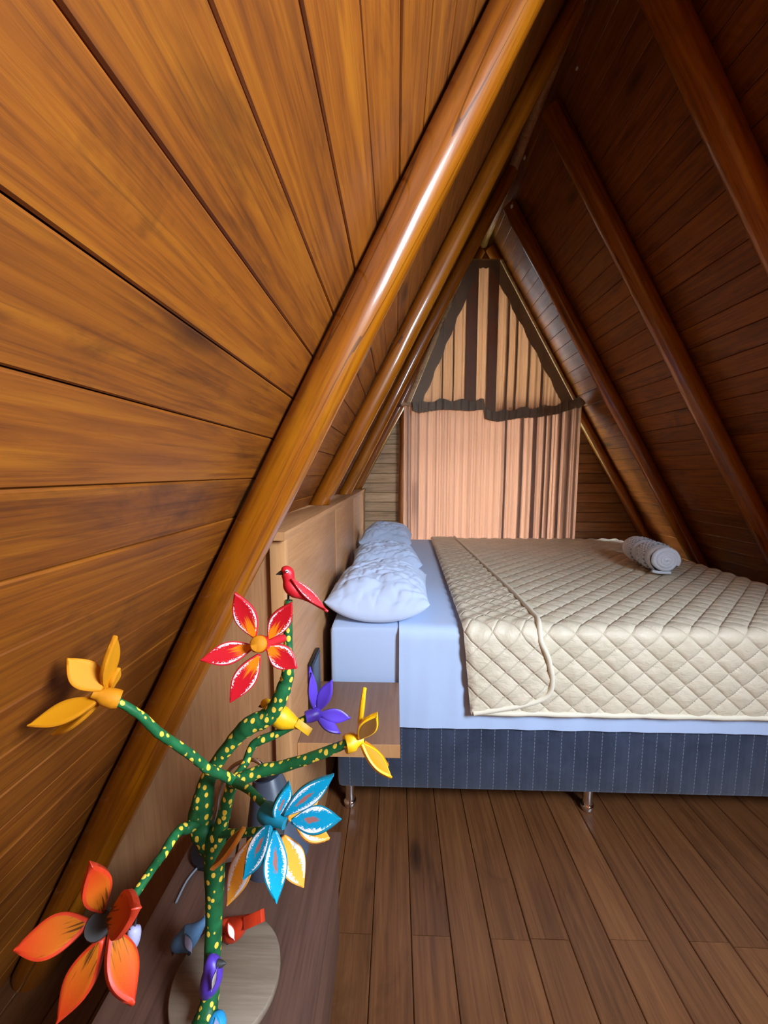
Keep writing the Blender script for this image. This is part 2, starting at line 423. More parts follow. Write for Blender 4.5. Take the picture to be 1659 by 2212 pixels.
def slope(name, foot, T, Nn, length, pitch, phase, mat, label, hole=None, Y1=3.78):  # boards run past the end wall: unseen eave added to block high sky
    root = thing(name, (foot.x, (Y0 + Y1) / 2, 0)); tag(root, label, kind='structure')
    def slab(s0, s1, ya, yb):
        V = [(foot + T * s_ + Nn * d) + Vector((0, y, 0)) for y in (ya, yb) for s_ in (s0, s1) for d in (-.021, -.04)]
        flat(mesh('backing', V, [[0, 2, 6, 4], [1, 5, 7, 3], [0, 4, 5, 1], [2, 3, 7, 6], [0, 1, 3, 2], [4, 6, 7, 5]], mat, root, smooth=False))
    top = length + .03
    if hole:
        h0, h1, ya, yb = hole
        slab(-.1, h0, Y0, Y1); slab(h1, top, Y0, Y1); slab(h0, h1, Y0, ya); slab(h0, h1, yb, Y1)
    else: slab(-.1, top, Y0, Y1)
    me = plank_mesh('plank', Y1 - Y0, pitch, .02, mat)
    if hole: meA = plank_mesh('plank', hole[2] - Y0, pitch, .02, mat); meB = plank_mesh('plank', Y1 - hole[3], pitch, .02, mat)
    s = phase - pitch * math.ceil(phase / pitch) + pitch / 2
    while s < length + pitch * .4:
        o = foot + T * s + Vector((0, Y0, 0)) + Nn * random.uniform(-.0008, .0008)
        if hole and hole[0] < s < hole[1]:
            share('plank', meA, root, frame_m(o, Vector((0, 1, 0)), Nn))
            share('plank', meB, root, frame_m(o + Vector((0, hole[3] - Y0, 0)), Vector((0, 1, 0)), Nn))
        else: share('plank', me, root, frame_m(o, Vector((0, 1, 0)), Nn))
        s += pitch
    return root
LEN_L = AZ * hL; LEN_R = AZ * hR
PITCH_L = .0952
# joint at s=.0337 above the eye-level foot of the perpendicular
s_eye = (Vector((0, 0, H)) - FOOT_L).dot(TL)
slope('wall_left', FOOT_L, TL, NL, LEN_L, PITCH_L, s_eye + .0337, M_PINE, 'left roof slope of varnished orange pine boards')
slope('wall_right', FOOT_R, TR, NR, LEN_R, .098, .03, M_PINE_R, 'right roof slope of varnished pine boards, in shade', (DW['z0'] * hR, DW['z1'] * hR, DW['y0'], DW['y1']))
# floor
fl = thing('floor', (.8, .9, 0)); tag(fl, 'brown varnished wooden plank floor', kind='structure')
box('backing', xl(0) - .05, xr(0) + .05, Y0, Y1, -.06, -.02, M_FLOOR, fl)
FP = .1085
fmeshes = {}
n_str = int((xr(0) - xl(0)) / FP) + 2
for i in range(n_str):
    x = -.062 + FP * (i - 9) + FP / 2
    if x < xl(0) - .05 or x > xr(0) + .05: continue
    cuts = [Y0]
    if i % 5 in (0, 2, 3): cuts += [.93 + random.uniform(-.006, .006), random.uniform(2.4, 2.9)]
    else: cuts += [random.choice((-.4, .1)), random.uniform(1.9, 2.6)]
    cuts.append(Y1 - .01)
    for a, b in zip(cuts[:-1], cuts[1:]):
        me = plank_mesh('plank', b - a - .0015, FP, .02, M_FLOOR, .002, .0008)
        share('plank', me, fl, frame_m(Vector((x, a, random.uniform(-.0006, .0006))), Vector((0, 1, 0)), Vector((0, 0, 1))))
# end wall: planks either side of the window, beam over it
YB = 3.285
wb = thing('wall_back', (AX, YB, 0)); tag(wb, 'end wall of horizontal wooden planks either side of the curtain', kind='structure')
OPX0, OPX1 = 0.10, 1.40                       # window opening
PH = .083
def wplank(x0a, x0b, x1a, x1b, z0, z1, mat, yoff):   # trapezoid plank: x at bottom / top
    g = .0015; c = .004
    pts = [(x0a, z0 + g), (x1a, z0 + g), (x1b, z1 - g), (x0b, z1 - g)]
    f = [(x0a, z0 + g + c), (x1a, z0 + g + c), (x1b, z1 - g - c), (x0b, z1 - g - c)]
    V = [(p[0], YB + yoff, p[1]) for p in f] + [(p[0], YB + yoff + c, p[1]) for p in pts] + [(p[0], YB + .03, p[1]) for p in pts]
    Fc = [[0, 1, 2, 3]]
    for k in (0, 4):
        Fc += [[k + i, k + 4 + i, k + 4 + (i + 1) % 4, k + (i + 1) % 4] for i in range(4)]
    Fc.append([11, 10, 9, 8])
    flat(mesh('plank', V, Fc, mat, wb, smooth=False))
z = 0.02
SLIT = .003
while z < H + .56:
    z1 = min(z + PH, H + .575)
    yo = random.uniform(-.002, .002)
    L0, L1 = xl(z) + .004, xl(z1) + .004
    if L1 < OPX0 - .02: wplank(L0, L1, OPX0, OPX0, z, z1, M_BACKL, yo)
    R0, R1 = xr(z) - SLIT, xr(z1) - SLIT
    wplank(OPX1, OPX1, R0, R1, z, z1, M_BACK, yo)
    z = z1
prism('backing', [(xl(0) + .004, 0), (OPX0, 0), (OPX0, H + .575), (xl(H + .575) + .004, H + .575)], YB + .022, YB + .034, M_BACK, wb)
prism('backing', [(OPX1, 0), (xr(0) - SLIT, 0), (xr(H + .575) - SLIT, H + .575), (OPX1, H + .575)], YB + .022, YB + .034, M_BACK, wb)
# low wall under the window (behind the bed)
for k in range(5): wplank(OPX0, OPX0, OPX1, OPX1, .02 + k * PH, .02 + (k + 1) * PH, M_BACK, 0)
# small spacer blocks that break the slit of daylight along the right slope
for k in range(34):
    zz = .35 + k * .085 + random.uniform(-.02, .02)
    if zz > AZ - .15: break
    h = random.uniform(.028, .05)
    p = Vector((xr(zz), YB + .012, zz))
    o = p - TR * (h / 2) + NR * .0022
    V, Fc = box_vf(0, h, -.012, .012, -.0023, .0023)
    flat(mesh('spacer', V, Fc, M_PINE_R, wb, M=frame_m(o, TR, NR)))
# gable above the triangular window
zt = H + 1.615
prism('gable_board', [(xl(zt) - .004, zt), (xr(zt) + .004, zt), (AX, AZ + .008)], YB, YB + .03, M_PINE_R, wb)
# window frame and panes
wi = thing('window_1', (AX, YB, H)); tag(wi, 'tall glazed gable window hidden behind the curtain', kind='structure')
zb, zc = .44, H + .50                      # lower opening from zb to zc, beam to zc+.09
box('header_beam', xl(zc) + .005, xr(zc + .1) - .02, YB - .004, YB + .045, zc, zc + .095, M_LOG_R, wi, .004)
for xx in (OPX0 - .005, OPX1 + .005): box('frame', xx - .022, xx + .022, YB - .003, YB + .045, zb, zc, M_LOG_R, wi, .003)
box('frame', OPX0, OPX1, YB - .003, YB + .045, zb - .03, zb + .03, M_LOG_R, wi, .003)
box('pane', OPX0, OPX1, YB + .018, YB + .022, zb, zc, M_GLASS, wi)
za, zt2 = zc + .095, H + 1.615
prism('pane', [(xl(za) + .03, za), (xr(za) - .03, za), (xr(zt2) - .03, zt2), (xl(zt2) + .03, zt2)], YB + .018, YB + .022, M_GLASS, wi)
for sgn, fx in ((1, xl), (-1, xr)):
    off = .002 if sgn > 0 else -.003
    V = [];
    fw_ = .05 if sgn > 0 else .15  # right strip widened behind the curtain to keep sky light off the slope
    pts = [(fx(za) + off, za), (fx(za) + off + sgn * fw_, za), (fx(zt2) + off + sgn * min(fw_, .08), zt2), (fx(zt2) + off, zt2)]
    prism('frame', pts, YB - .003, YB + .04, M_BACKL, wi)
# dormer frame and pane, front wall behind the viewer
w2 = thing('window_2', (xr(_zm), -.7, _zm)); tag(w2, 'dormer window in the right roof slope behind the viewer', kind='structure')
s0, s1 = DW['z0'] * hR, DW['z1'] * hR
def slope_box(name, a0, a1, ya, yb, d0, d1, mat, par):
    V, Fc = box_vf(a0, a1, ya, yb, d0, d1)
    flat(mesh(name, V, Fc, mat, par, M=frame_m(FOOT_R, TR, NR)))
# frame_m: local x up the slope, local y = NR x TR
ysg = 1 if NR.cross(TR).y > 0 else -1
for a0, a1, ya, yb in ((s0 - .02, s0 + .02, DW['y0'], DW['y1']), (s1 - .02, s1 + .02, DW['y0'], DW['y1']), (s0, s1, DW['y0'] - .02, DW['y0'] + .02), (s0, s1, DW['y1'] - .02, DW['y1'] + .02)):
    slope_box('frame', a0, a1, min(ysg * ya, ysg * yb), max(ysg * ya, ysg * yb), -.04, .004, M_LOG, w2)
slope_box('pane', s0, s1, min(ysg * DW['y0'], ysg * DW['y1']), max(ysg * DW['y0'], ysg * DW['y1']), -.022, -.018, M_GLASS, w2)
wf = thing('wall_front', (AX, Y0, 0)); tag(wf, 'front gable wall of pine behind the viewer', kind='structure')
prism('panel', [(xl(0) - .05, -.05), (xr(0) + .05, -.05), (AX, AZ + .03)], Y0, Y0 + .03, M_PINE, wf)
ow = box('sky_block_wall', -6, 8, 6.2, 6.4, -2.7, 6.0, plain('sky_block_grey', (.16, .155, .145, 1), .9, .2, nscale=1.5, namp=.1)); tag(ow, 'added unseen wall dimming the sky outside the gable window', kind='structure')  # wall added out of view to cut the sky light behind the curtain
gp = box('ground', -14, 16, -16, 18, -2.75, -2.7, M_GROUND); tag(gp, 'garden ground outside the cabin', kind='structure')

# ------------------------------------------------------------------ rafters
def log_obj(name, base, axis, L, r, mat, seed, label, knob=.05, cat='beam', group=None, cut=None):
    n, seg = 22, 60
    V = []
    for i in range(seg + 1):
        z = L * i / seg
        bx = .012 * noise.noise(Vector((seed * 3.1, z * .7, 0))); by = .008 * noise.noise(Vector((seed * 5.7, 0, z * .7)))
        for k in range(n):
            a = 2 * math.pi * k / n
            rr = r * (1 + knob * noise.noise(Vector((math.cos(a) * 1.1 + seed * 7, math.sin(a) * 1.1, z * 2.2))) + .02 * noise.noise(Vector((math.cos(a) * 3, math.sin(a) * 3 + seed, z * 9))))
            V.append((bx + rr * math.cos(a), by + rr * math.sin(a), z))
    Fc = [[i * n + k, i * n + (k + 1) % n, (i + 1) * n + (k + 1) % n, (i + 1) * n + k] for i in range(seg) for k in range(n)]
    Fc += [list(range(n))[::-1], [seg * n + k for k in range(n)]]
    ez = axis.normalized(); ex = ez.cross(Vector((0, 1, 0))).normalized(); ey = ez.cross(ex)
    M = Matrix.Identity(4)
    for i in range(3): M[i][0] = ex[i]; M[i][1] = ey[i]; M[i][2] = ez[i]; M[i][3] = base[i]
    if cut is not None:
        for i, v in enumerate(V):
            wz = (M @ Vector(v)).z
            if wz < cut: V[i] = (v[0], v[1], v[2] + (cut - wz) / ez.z)
    o = mesh(name, V, Fc, mat, None, M=M); flat(o, 60); return tag(o, label, cat, group)
def left_log(y, r, seed, label, mat=None, cut=None):
    return log_obj('rafter_log', FOOT_L + NL * (r * 1.02) + TL * .02 + Vector((0, y, 0)), TL, LEN_L - .10 - r * 1.9, r, mat or M_LOG, seed, label, cut=cut)
def right_log(y, r, seed, label):
    return log_obj('rafter_log', FOOT_R + NR * (r * 1.02) + TR * .03 + Vector((0, y, 0)), TR, LEN_R - .10 - r * 1.7, r, M_LOG_R, seed, label)
left_log(.825, .046, 1, 'thick glossy round log rafter nearest the viewer, crossing the bright pine boards')
left_log(1.63, .038, 2, 'second log rafter on the bright slope, ending on the near part of the headboard ledge', None, H - .139)
left_log(2.40, .037, 3, 'thin log rafter tucked close behind the second one above the headboard ledge', None, H - .139)
left_log(3.18, .040, 4, 'dark brown log rafter at the end wall, touching the far end of the headboard ledge', None, H - .139)
right_log(1.42, .050, 5, 'dim log rafter at the upper right edge of the dark slope')
right_log(2.03, .048, 6, 'log rafter with a pale sheen halfway along the dark slope, behind the towel')
right_log(2.69, .044, 7, 'dim log rafter on the dark slope nearest the curtain')
right_log(3.20, .036, 8, 'slim log along the corner of dark slope and end wall, beside the curtain')
rg = log_obj('ridge_log', Vector((AX, Y0 + .06, AZ - .058)), Vector((0, 1, 0)) + Vector((.0001, 0, 0)), Y1 - Y0 - .1, .03, M_BACK, 9, 'dark ridge pole along the very top of the roof')
po = log_obj('window_post', Vector((at(868, 1000, YB - .045).x, YB - .047, 0.0)), Vector((0, 0, 1)), H + .52, .026, M_LOG_R, 11, 'dark rough upright post beside the left edge of the lower curtain', .25, 'post')
for k, (px, py, s, lab) in enumerate(((1105, 444, .018, 'pale cocoon with a pointed tip near the ridge above the curtain'), (1133, 340, .013, 'small pale oval cocoon in the middle of the dark ridge'), (1246, 146, .011, 'thin pale streak of cocoon highest up the dark ridge'))):
    yy = (2.75, 2.3, 1.75)[k]
    # on the right slope
    d_ = FW + RT * ((px - CX) / F_PX) - UP * ((py - CY) / F_PX)
    tt = ((FOOT_R - Vector((0, 0, H))).dot(NR)) / d_.dot(NR)
    p = Vector((0, 0, H)) + d_ * (tt * (.944, .993, .994)[k])
    tp = [(0, 0, -s, .002), (0, .001, -s * .5, s * .42), (s * .1, 0, 0, s * .5), (s * .15, 0, s * .5, s * .28), (s * .35, 0, s * 1.1, .0015)]
    o = tube('cocoon', [(p.x + a, p.y + b, p.z + c, r) for a, b, c, r in tp], M_COCOON, None, 8, 3)
    tag(o, lab, 'cocoon')
tpz = at(785, 765, 1.35)
d_ = (tpz - Vector((0, 0, H))); tt = ((FOOT_L - Vector((0, 0, H))).dot(NL)) / d_.dot(NL)
p = Vector((0, 0, H)) + d_ * tt
V, Fc = box_vf(-.035, .045, -.04, .04, 0, .0025)  # thin plain grey square laid on the slope boards
tag(flat(mesh('grey_patch', V, Fc, M_GREY, None, M=frame_m(p, TL, NL))), 'grey tape patch on the boards between the two largest left logs', 'surface')

# ------------------------------------------------------------------ curtain
def cloth(name, path, ztop, zbot, mat, parent, nz=24, wav=.004, seed=0):
    """path: list of (x, y); columns hang from ztop(x) to zbot(x)"""
    V, Fc = [], []
    for i, (x, y) in enumerate(path):
        a, b = ztop(x), zbot(x)
        for k in range(nz + 1):
            f = k / nz
            V.append((x + wav * f * noise.noise(Vector((x * 6 + seed, f * 1.5, 0))) * 2, y + wav * noise.noise(Vector((x * 14 + seed, f * 2, 5))), a + (b - a) * f))
    m_ = nz + 1
    for i in range(len(path) - 1):
        for k in range(nz): Fc.append([i * m_ + k, (i + 1) * m_ + k, (i + 1) * m_ + k + 1, i * m_ + k + 1])
    return mesh(name, V, Fc, mat, parent)
def pleat(x0, x1, y, amp, folds, per=.05, seed=0, grow=0.0):
    P = []; x = x0; folds = sorted(folds); ph = seed
    while x < x1:
        if folds and x >= folds[0][0]:
            fx, fw = folds.pop(0)
            for k in range(7): P.append((fx + fw * k / 6, y - amp * 1.2 - .002 * k))
            for k in range(1, 7): P.append((fx + fw - fw * k / 6, y - amp * .2))
            for k in range(1, 7): P.append((fx + fw * k / 6, y + amp * .9))
            x = fx + fw + .004; continue
        f = (x - x0) / (x1 - x0)
        pp = per * (1 - grow * f)
        ph += .004 / pp * 2 * math.pi * (.75 + .5 * abs(noise.noise(Vector((x * 5 + seed, 1, 0)))))
        P.append((x, y + amp * (math.sin(ph) + .5 * math.sin(2.3 * ph + 1)) * (.5 + .9 * abs(noise.noise(Vector((x * 4, seed, 3)))))))
        x += .004
    return P
cu = thing('lower_curtain', (.75, 3.11, .3), 'wide peach backlit lower curtain hanging behind the bed', 'curtain')
cx0, cx1 = at(872, 1000, 3.11).x, at(1247, 1100, 3.11).x
X = lambda px: at(px, 1000, 3.11).x
cfold = [(X(1088), .010), (X(1122), .014), (X(1148), .022), (X(1172), .007), (X(1184), .007)]
cloth('curtain_panel', pleat(cx0, X(1195), 3.11, .015, cfold, .065, 2, .35) + pleat(X(1195), cx1, 3.11, .016, [(X(1204), .01), (X(1222), .012)], .04, 5), lambda x: H + .53, lambda x: .40, M_CURT, cu)
hp = at(898, 1075, 3.15)
box('latch_shadow_bar', hp.x - .009, hp.x + .009, 3.133, 3.145, hp.z - .14, hp.z + .14, M_BLACK, cu, .003)  # bar added close behind the cloth to cast the window latch's shadow
va = thing('upper_curtain', (.7, 3.06, H + .5), 'dark taupe triangular upper curtain with ruffled hem above the lower curtain', 'curtain')
YV = 3.06
pL0, pL1 = at(888, 868, YV), at(1014, 566, YV)
pR0, pR1 = at(1237, 870, YV), at(1078, 566, YV)
def vtop(x):
    if x < pL1.x: f = (x - pL0.x) / (pL1.x - pL0.x); return pL0.z + (pL1.z - pL0.z) * f
    if x > pR1.x: f = (x - pR1.x) / (pR0.x - pR1.x); return pR1.z + (pR0.z - pR1.z) * f
    return pL1.z
def vbot(x):
    px = [(880, 884), (905, 893), (950, 886), (1015, 888), (1043, 886), (1046, 905), (1075, 912), (1120, 904), (1160, 902), (1200, 896), (1236, 884), (1260, 880)]
    for (a, b), (c, e) in zip(px[:-1], px[1:]):
        xa, xc = at(a, b, YV).x, at(c, e, YV).x
        if xa <= x <= xc: return (at(a, b, YV).z * (xc - x) + at(c, e, YV).z * (x - xa)) / (xc - xa)
    return at(1240, 884, YV).z
XV = lambda px: at(px, 800, YV).x
vf = [(XV(955), .006), (XV(978), .006), (XV(1004), .085), (XV(1050), .075), (XV(1092), .012), (XV(1112), .008), (XV(1140), .006), (XV(1168), .010)]
cloth('curtain_panel', pleat(pL0.x, pR0.x + .01, YV, .012, vf, .055, 4), vtop, vbot, M_VAL, va, 30)
def band(name, a, b, wd, inward, mat, y):
    V = []; n = 16
    for i in range(n + 1):
        p = a.lerp(b, i / n)
        V.append((p.x, y, p.z)); q = p + inward * (wd * (1 - .12 * (i % 3 == 1)))
        V.append((q.x, y - .004, q.z))
    return mesh(name, V, [[2 * i, 2 * i + 2, 2 * i + 3, 2 * i + 1] for i in range(n)], mat, va)
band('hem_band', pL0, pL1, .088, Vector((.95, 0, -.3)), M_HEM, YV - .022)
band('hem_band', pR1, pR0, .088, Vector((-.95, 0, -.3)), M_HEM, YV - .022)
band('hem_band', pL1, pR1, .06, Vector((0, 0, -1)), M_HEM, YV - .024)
# ruffle: doubled cloth along the foot of the upper curtain
def rtop(x): return vbot(x) + .075 + .01 * math.sin(x * 40)
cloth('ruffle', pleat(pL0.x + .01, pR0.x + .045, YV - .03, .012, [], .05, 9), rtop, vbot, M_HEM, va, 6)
kn_c = at(1248, 868, YV - .03)
tube('corner_knot', [(kn_c.x - .05, kn_c.y, kn_c.z - .02, .02), (kn_c.x, kn_c.y, kn_c.z, .034), (kn_c.x + .035, kn_c.y, kn_c.z - .03, .03)], M_HEM, va, 10, 3, .3)
# rail: pale strip frames on the slopes and a bar at the top
ra = thing('curtain_rail', (.7, 3.11, H + .5), 'pale wooden curtain rail round the triangular window', 'rail')
def bar(name, a, b, r, mat, par): return tube(name, [(a.x, a.y, a.z, r), (b.x, b.y, b.z, r)], mat, par, 8, 1)
yy = 3.085
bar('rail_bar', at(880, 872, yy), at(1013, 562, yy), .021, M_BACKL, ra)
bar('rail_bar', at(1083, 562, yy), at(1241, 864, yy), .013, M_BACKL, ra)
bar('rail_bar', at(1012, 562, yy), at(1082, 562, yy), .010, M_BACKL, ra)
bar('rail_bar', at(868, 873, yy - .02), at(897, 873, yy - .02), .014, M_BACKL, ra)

# ------------------------------------------------------------------ bed
BX0, BX1, BY0, BY1 = -.232, 1.735, 1.274, 3.015
ZB0, ZB1, ZM = H - 1.160, H - .880, H - .538
bed = thing('bed', ((BX0 + BX1) / 2, (BY0 + BY1) / 2, 0), 'large double bed with navy suede base beside the wooden headboard', 'bed')
box('base', BX0 + .02, BX1, BY0 + .008, BY1, ZB0, ZB1, M_SUEDE, bed, .018)
box('mattress', BX0, BX1 - .005, BY0 + .012, BY1, ZB1, ZM - .004, M_SHEET, bed, .02)
for lx, ly in ((-.172, 1.335), (.732, 1.345), (1.64, 1.345), (-.172, 2.9), (.732, 2.9), (1.64, 2.9)):
    t = [(0, 0, 0, .021), (0, 0, .008, .024), (0, 0, .022, .024), (0, 0, .032, .017), (0, 0, .085, .018), (0, 0, ZB0, .022)]
    tube('leg', [(lx + a, ly + b, c, r) for a, b, c, r in t], M_CHROME, bed, 16, 2)
def prof(v, y0, y1, zt, r=.03):
    """drape profile: v=0 at far edge of the top, going to the near edge, then down; returns y,z, normal"""
    L = (y1 - y0) - r
    if v <= L: return y1 - v, zt, (0, 0, 1)
    a = (v - L) / r
    if a <= math.pi / 2: return y0 + r - r * math.sin(a), zt - r + r * math.cos(a), (0, -math.sin(a), math.cos(a))
    return y0, zt - r - (v - L - r * math.pi / 2), (0, -1, 0)
def drape(name, x0f, x1f, vmax, y0, y1, zt, du, dv, disp, mat, parent, vmin=0.0, thick=0.0):
    nv = int((vmax - vmin) / dv); V, Fc, U = [], [], []
    nu = int((x1f(vmin) - x0f(vmin)) / du)
    for j in range(nv + 1):
        v = vmin + (vmax - vmin) * j / nv
        xa, xb = x0f(v), x1f(v)
        y, z, n = prof(v, y0, y1, zt)
        for i in range(nu + 1):
            x = xa + (xb - xa) * i / nu
            h = disp(x, v, i / nu)
            V.append((x, y + n[1] * h, z + n[2] * h)); U.append((x, v))
    m_ = nu + 1
    Fc = [[j * m_ + i, (j + 1) * m_ + i, (j + 1) * m_ + i + 1, j * m_ + i + 1] for j in range(nv) for i in range(nu)]
    o = mesh(name, V, Fc, mat, parent)
    uvs = [U[i] for f in Fc for i in f]
    l = o.data.uv_layers.new(name='cloth'); l.data.foreach_set('uv', [c for q in uvs for c in q])
    return o
# flat sheet over the mattress, hanging over the near side
LT = BY1 - BY0
def sdisp(x, v, f):
    h = .0015 * noise.noise(Vector((x * 9, v * 3, 0)))
    if v > LT: h += .004 * (v - LT) / .34 * (1 + noise.noise(Vector((x * 12, v * 1.2, 7)))) + .002 * max(0, noise.noise(Vector((x * 30, v * 2, 1))))
    return h + .002
sh = drape('flat_sheet', lambda v: at(862, 1420, BY0).x, lambda v: BX1, LT + .352, BY0, BY1, ZM - .002, .012, .02, sdisp, M_SHEET, None)
tag(sh, 'pale blue flat sheet hanging over the near side of the mattress', 'sheet')
# quilted coverlet
QW, QH = .094, .086
def quilt(x, v):
    p, q = x / QW + v / QH, x / QW - v / QH
    s = (abs(math.sin(math.pi * p)) * abs(math.sin(math.pi * q))) ** .36
    return .010 * s + .0022 * noise.noise(Vector((x * 45, v * 45, 0))) * s + .002 * noise.noise(Vector((x * 5, v * 5, 3)))
cov = thing('coverlet', (1.0, 2.0, ZM), 'beige diamond-quilted coverlet spread over the bed', 'coverlet')
def cx_l(v): return .235 + .05 * max(0, min(1, 1 - v / LT)) + (.03 * max(0, v - LT) / .3)
VQ = LT + .305
def vq_end(x): return 0
def qdisp(x, v, f): return .004 + quilt(x, v) + (.012 * max(0, v - LT) if v > LT else 0)
cv = drape('quilted_panel', cx_l, lambda v: BX1 + .012, VQ, BY0 - .012, BY1 + .01, ZM + .001, .0065, .0065, qdisp, M_QUILT, cov)
# bottom edge follows a slight slope
def edge_pts(fx, vs, off, r):
    out = []
    for v in vs:
        y, z, n = prof(v, BY0 - .012, BY1 + .01, ZM + .001)
        out.append((fx(v), y + n[1] * off, z + n[2] * off, r))
    return out
yb, zbm, _ = prof(VQ, BY0 - .012, BY1 + .01, ZM + .001)
tube('binding', [(cx_l(VQ) + (BX1 - cx_l(VQ)) * k / 30, yb - .012 + .002 * math.sin(k * 1.7), zbm + .001, .0095) for k in range(31)], M_BIND, cov, 8, 3, .1)
# turned-back flap lying on the coverlet
flp = [(0.0, .47), (.4, .482), (LT - .3, .51), (LT - .03, .505), (LT + .03, .485), (LT + .09, .515), (LT + .17, .535), (LT + .215, .53), (LT + .25, .50), (LT + .268, .44), (LT + .30, .27)]
def cx_r(v):
    for (a, b), (c, e) in zip(flp[:-1], flp[1:]):
        if a <= v <= c: return b + (e - b) * (v - a) / (c - a)
    return flp[-1][1]
def fdisp(x, v, f): return .016 + quilt(x + .03, v + .02) * (1.0) + (.012 * max(0, v - LT) if v > LT else 0) - .010 * max(0, 1 - f * 14) - .004 * max(0, (f - .9) * 10)
drape('turned_flap', lambda v: cx_l(v) - .004, cx_r, VQ - .004, BY0 - .012, BY1 + .01, ZM + .001, .0065, .0065, fdisp, M_QUILT, cov)
vs = [flp[0][0] + (flp[-1][0] - flp[0][0]) * k / 70 for k in range(71)]
tube('binding', [(x, y, z, r) for x, y, z, r in edge_pts(cx_r, vs, .022, .009)], M_BIND, cov, 8, 2, .1)

# pillows
def pillow(cx, cy, zb, lx, ly, T, rot, seed, label, tilt=0.0, flap=0.0):
    n = 84; V, Fc = [], []
    def h(u, v):
        a = max(0, 1 - abs(u) ** 2.6) * max(0, 1 - abs(v) ** 2.6)
        return a ** .6
    for side in (1, -1):
        for j in range(n + 1):
            for i in range(n + 1):
                u, v = -1 + 2 * i / n, -1 + 2 * j / n
                pin = 1 - .05 * (1 - abs(v) ** 2) * abs(u) ** 3
                pin2 = 1 - .13 * abs(u) ** 3 * abs(v) ** 2
                x = lx / 2 * u * pin; y = ly / 2 * v * pin2
                z = h(u, v)
                def ridge(a, b, k): return max(0, 1 - abs(noise.noise(Vector((a, b, k)))) * 6)
                wr = .012 * noise.noise(Vector((u * 1.6 + seed, v * 4.5, 1))) + .004 * noise.noise(Vector((u * 6 + seed, v * 9, 4)))
                wr -= .008 * ridge(u * .9 + seed, v * 3.4 - u * .8, 2) + .006 * ridge(u * 1.5 + seed + 7, v * 5 + u * 1.2, 5) + .004 * ridge(u * 3 + seed, v * 7 - u * 2, 8)
                if side > 0: zz = T * .62 * z + wr * z ** .5 * 1.1
                else: zz = -T * .38 * z ** .7
                zz += tilt * u * lx / 2 - .30 * T * (1 - u * u) * abs(v) ** 4
                V.append((x, y, zz))
    m_ = (n + 1) ** 2
    for s in (0, 1):
        for j in range(n):
            for i in range(n):
                q = [s * m_ + j * (n + 1) + i, s * m_ + j * (n + 1) + i + 1, s * m_ + (j + 1) * (n + 1) + i + 1, s * m_ + (j + 1) * (n + 1) + i]
                Fc.append(q if s == 0 else q[::-1])
    zmin = min(v[2] for v in V)
    M = Matrix.Translation((cx, cy, zb - zmin)) @ Matrix.Rotation(rot, 4, 'Z')
    o = mesh('pillow', V, Fc, M_PILLOW, None, M=M)
    import bmesh
    bm = bmesh.new(); bm.from_mesh(o.data); bmesh.ops.remove_doubles(bm, verts=bm.verts[:], dist=.0004); bm.to_mesh(o.data); bm.free()
    return tag(o, label, 'pillow')
pillow(-.058, 1.53, ZM + .003, .385, .47, .160, math.radians(-3), 1, 'plump pale blue pillow nearest the viewer at the head of the bed')
pillow(-.056, 2.07, ZM + .003, .365, .38, .150, math.radians(5), 5.3, 'crumpled pale blue pillow in the middle of the row of three')
pillow(-.060, 2.64, ZM + .003, .35, .42, .185, math.radians(-3), 9.1, 'pale blue pillow furthest back, closest to the curtain')

# rolled towel
tw = thing('rolled_towel', (1.40, 2.1, ZM + .01), 'white rolled towel with waffle bands lying on the beige coverlet', 'towel')
ta = at(1436, 1211, 1.93); tb = at(1370, 1192, 2.26)
ta.z = ZM + .022 + .075; tb.z = ZM + .022 + .075
ax = (tb - ta).normalized(); TLN = (tb - ta).length
def towel_ring(r0, groove):
    return r0
V, Fc = [], []; n = 40; segs = 40
MT = frame_m(ta, ax, Vector((0, 0, 1)))
for i in range(segs + 1):
    x = TLN * i / segs
    f = i / segs
    r = 0.070 - .018 * math.exp(-((f - .52) / .03) ** 2) - .004 * (f < .04 or f > .96)
    for k in range(n):
        a = 2 * math.pi * k / n
        rr = r * (1 + .04 * noise.noise(Vector((math.cos(a) * 2, math.sin(a) * 2, f * 5))))
        V.append((x, rr * 1.02 * math.cos(a), rr * .97 * math.sin(a)))
for i in range(segs):
    for k in range(n): Fc.append([i * n + k, i * n + (k + 1) % n, (i + 1) * n + (k + 1) % n, (i + 1) * n + k])
Fc.append([segs * n + k for k in range(n)])
mesh('roll', V, Fc, M_TOWEL, tw, M=MT)
# spiral end: a coiled strip that bulges out
sp = []
for k in range(140):
    a = k / 140 * 2 * math.pi * 3.6; r = .004 + .056 * (k / 140)
    sp.append((.002 - .016 * (1 - (k / 140) ** 2), r * math.cos(a), r * .96 * math.sin(a), .0135))
tube('coil', sp, M_TOWEL, tw, 8, 1, .25, M=MT)
V, Fc = [], []
# waffle bands as raised diamonds round the roll
for nm, x0, x1 in (('waffle_band', .05, .135), ('waffle_band', .20, .275)):
    V, Fc = [], []; nb, na = 18, 120
    for i in range(nb + 1):
        x = x0 + (x1 - x0) * i / nb
        for k in range(na):
            a = 2 * math.pi * k / na
            wv = abs(math.sin(i * math.pi / 6 + k * math.pi / 6)) * abs(math.sin(i * math.pi / 6 - k * math.pi / 6))
            rr = .069 + .009 * wv
            V.append((x, rr * 1.02 * math.cos(a), rr * .97 * math.sin(a)))
    for i in range(nb):
        for k in range(na): Fc.append([i * na + k, i * na + (k + 1) % na, (i + 1) * na + (k + 1) % na, (i + 1) * na + k])
    mesh(nm, V, Fc, M_TOWEL, tw, M=MT)
tube('tail', [(.0, -.03, -.066, .008), (.0, .03, -.066, .008), (.0, .055, -.060, .007)], M_TOWEL, tw, 8, 3, M=MT)

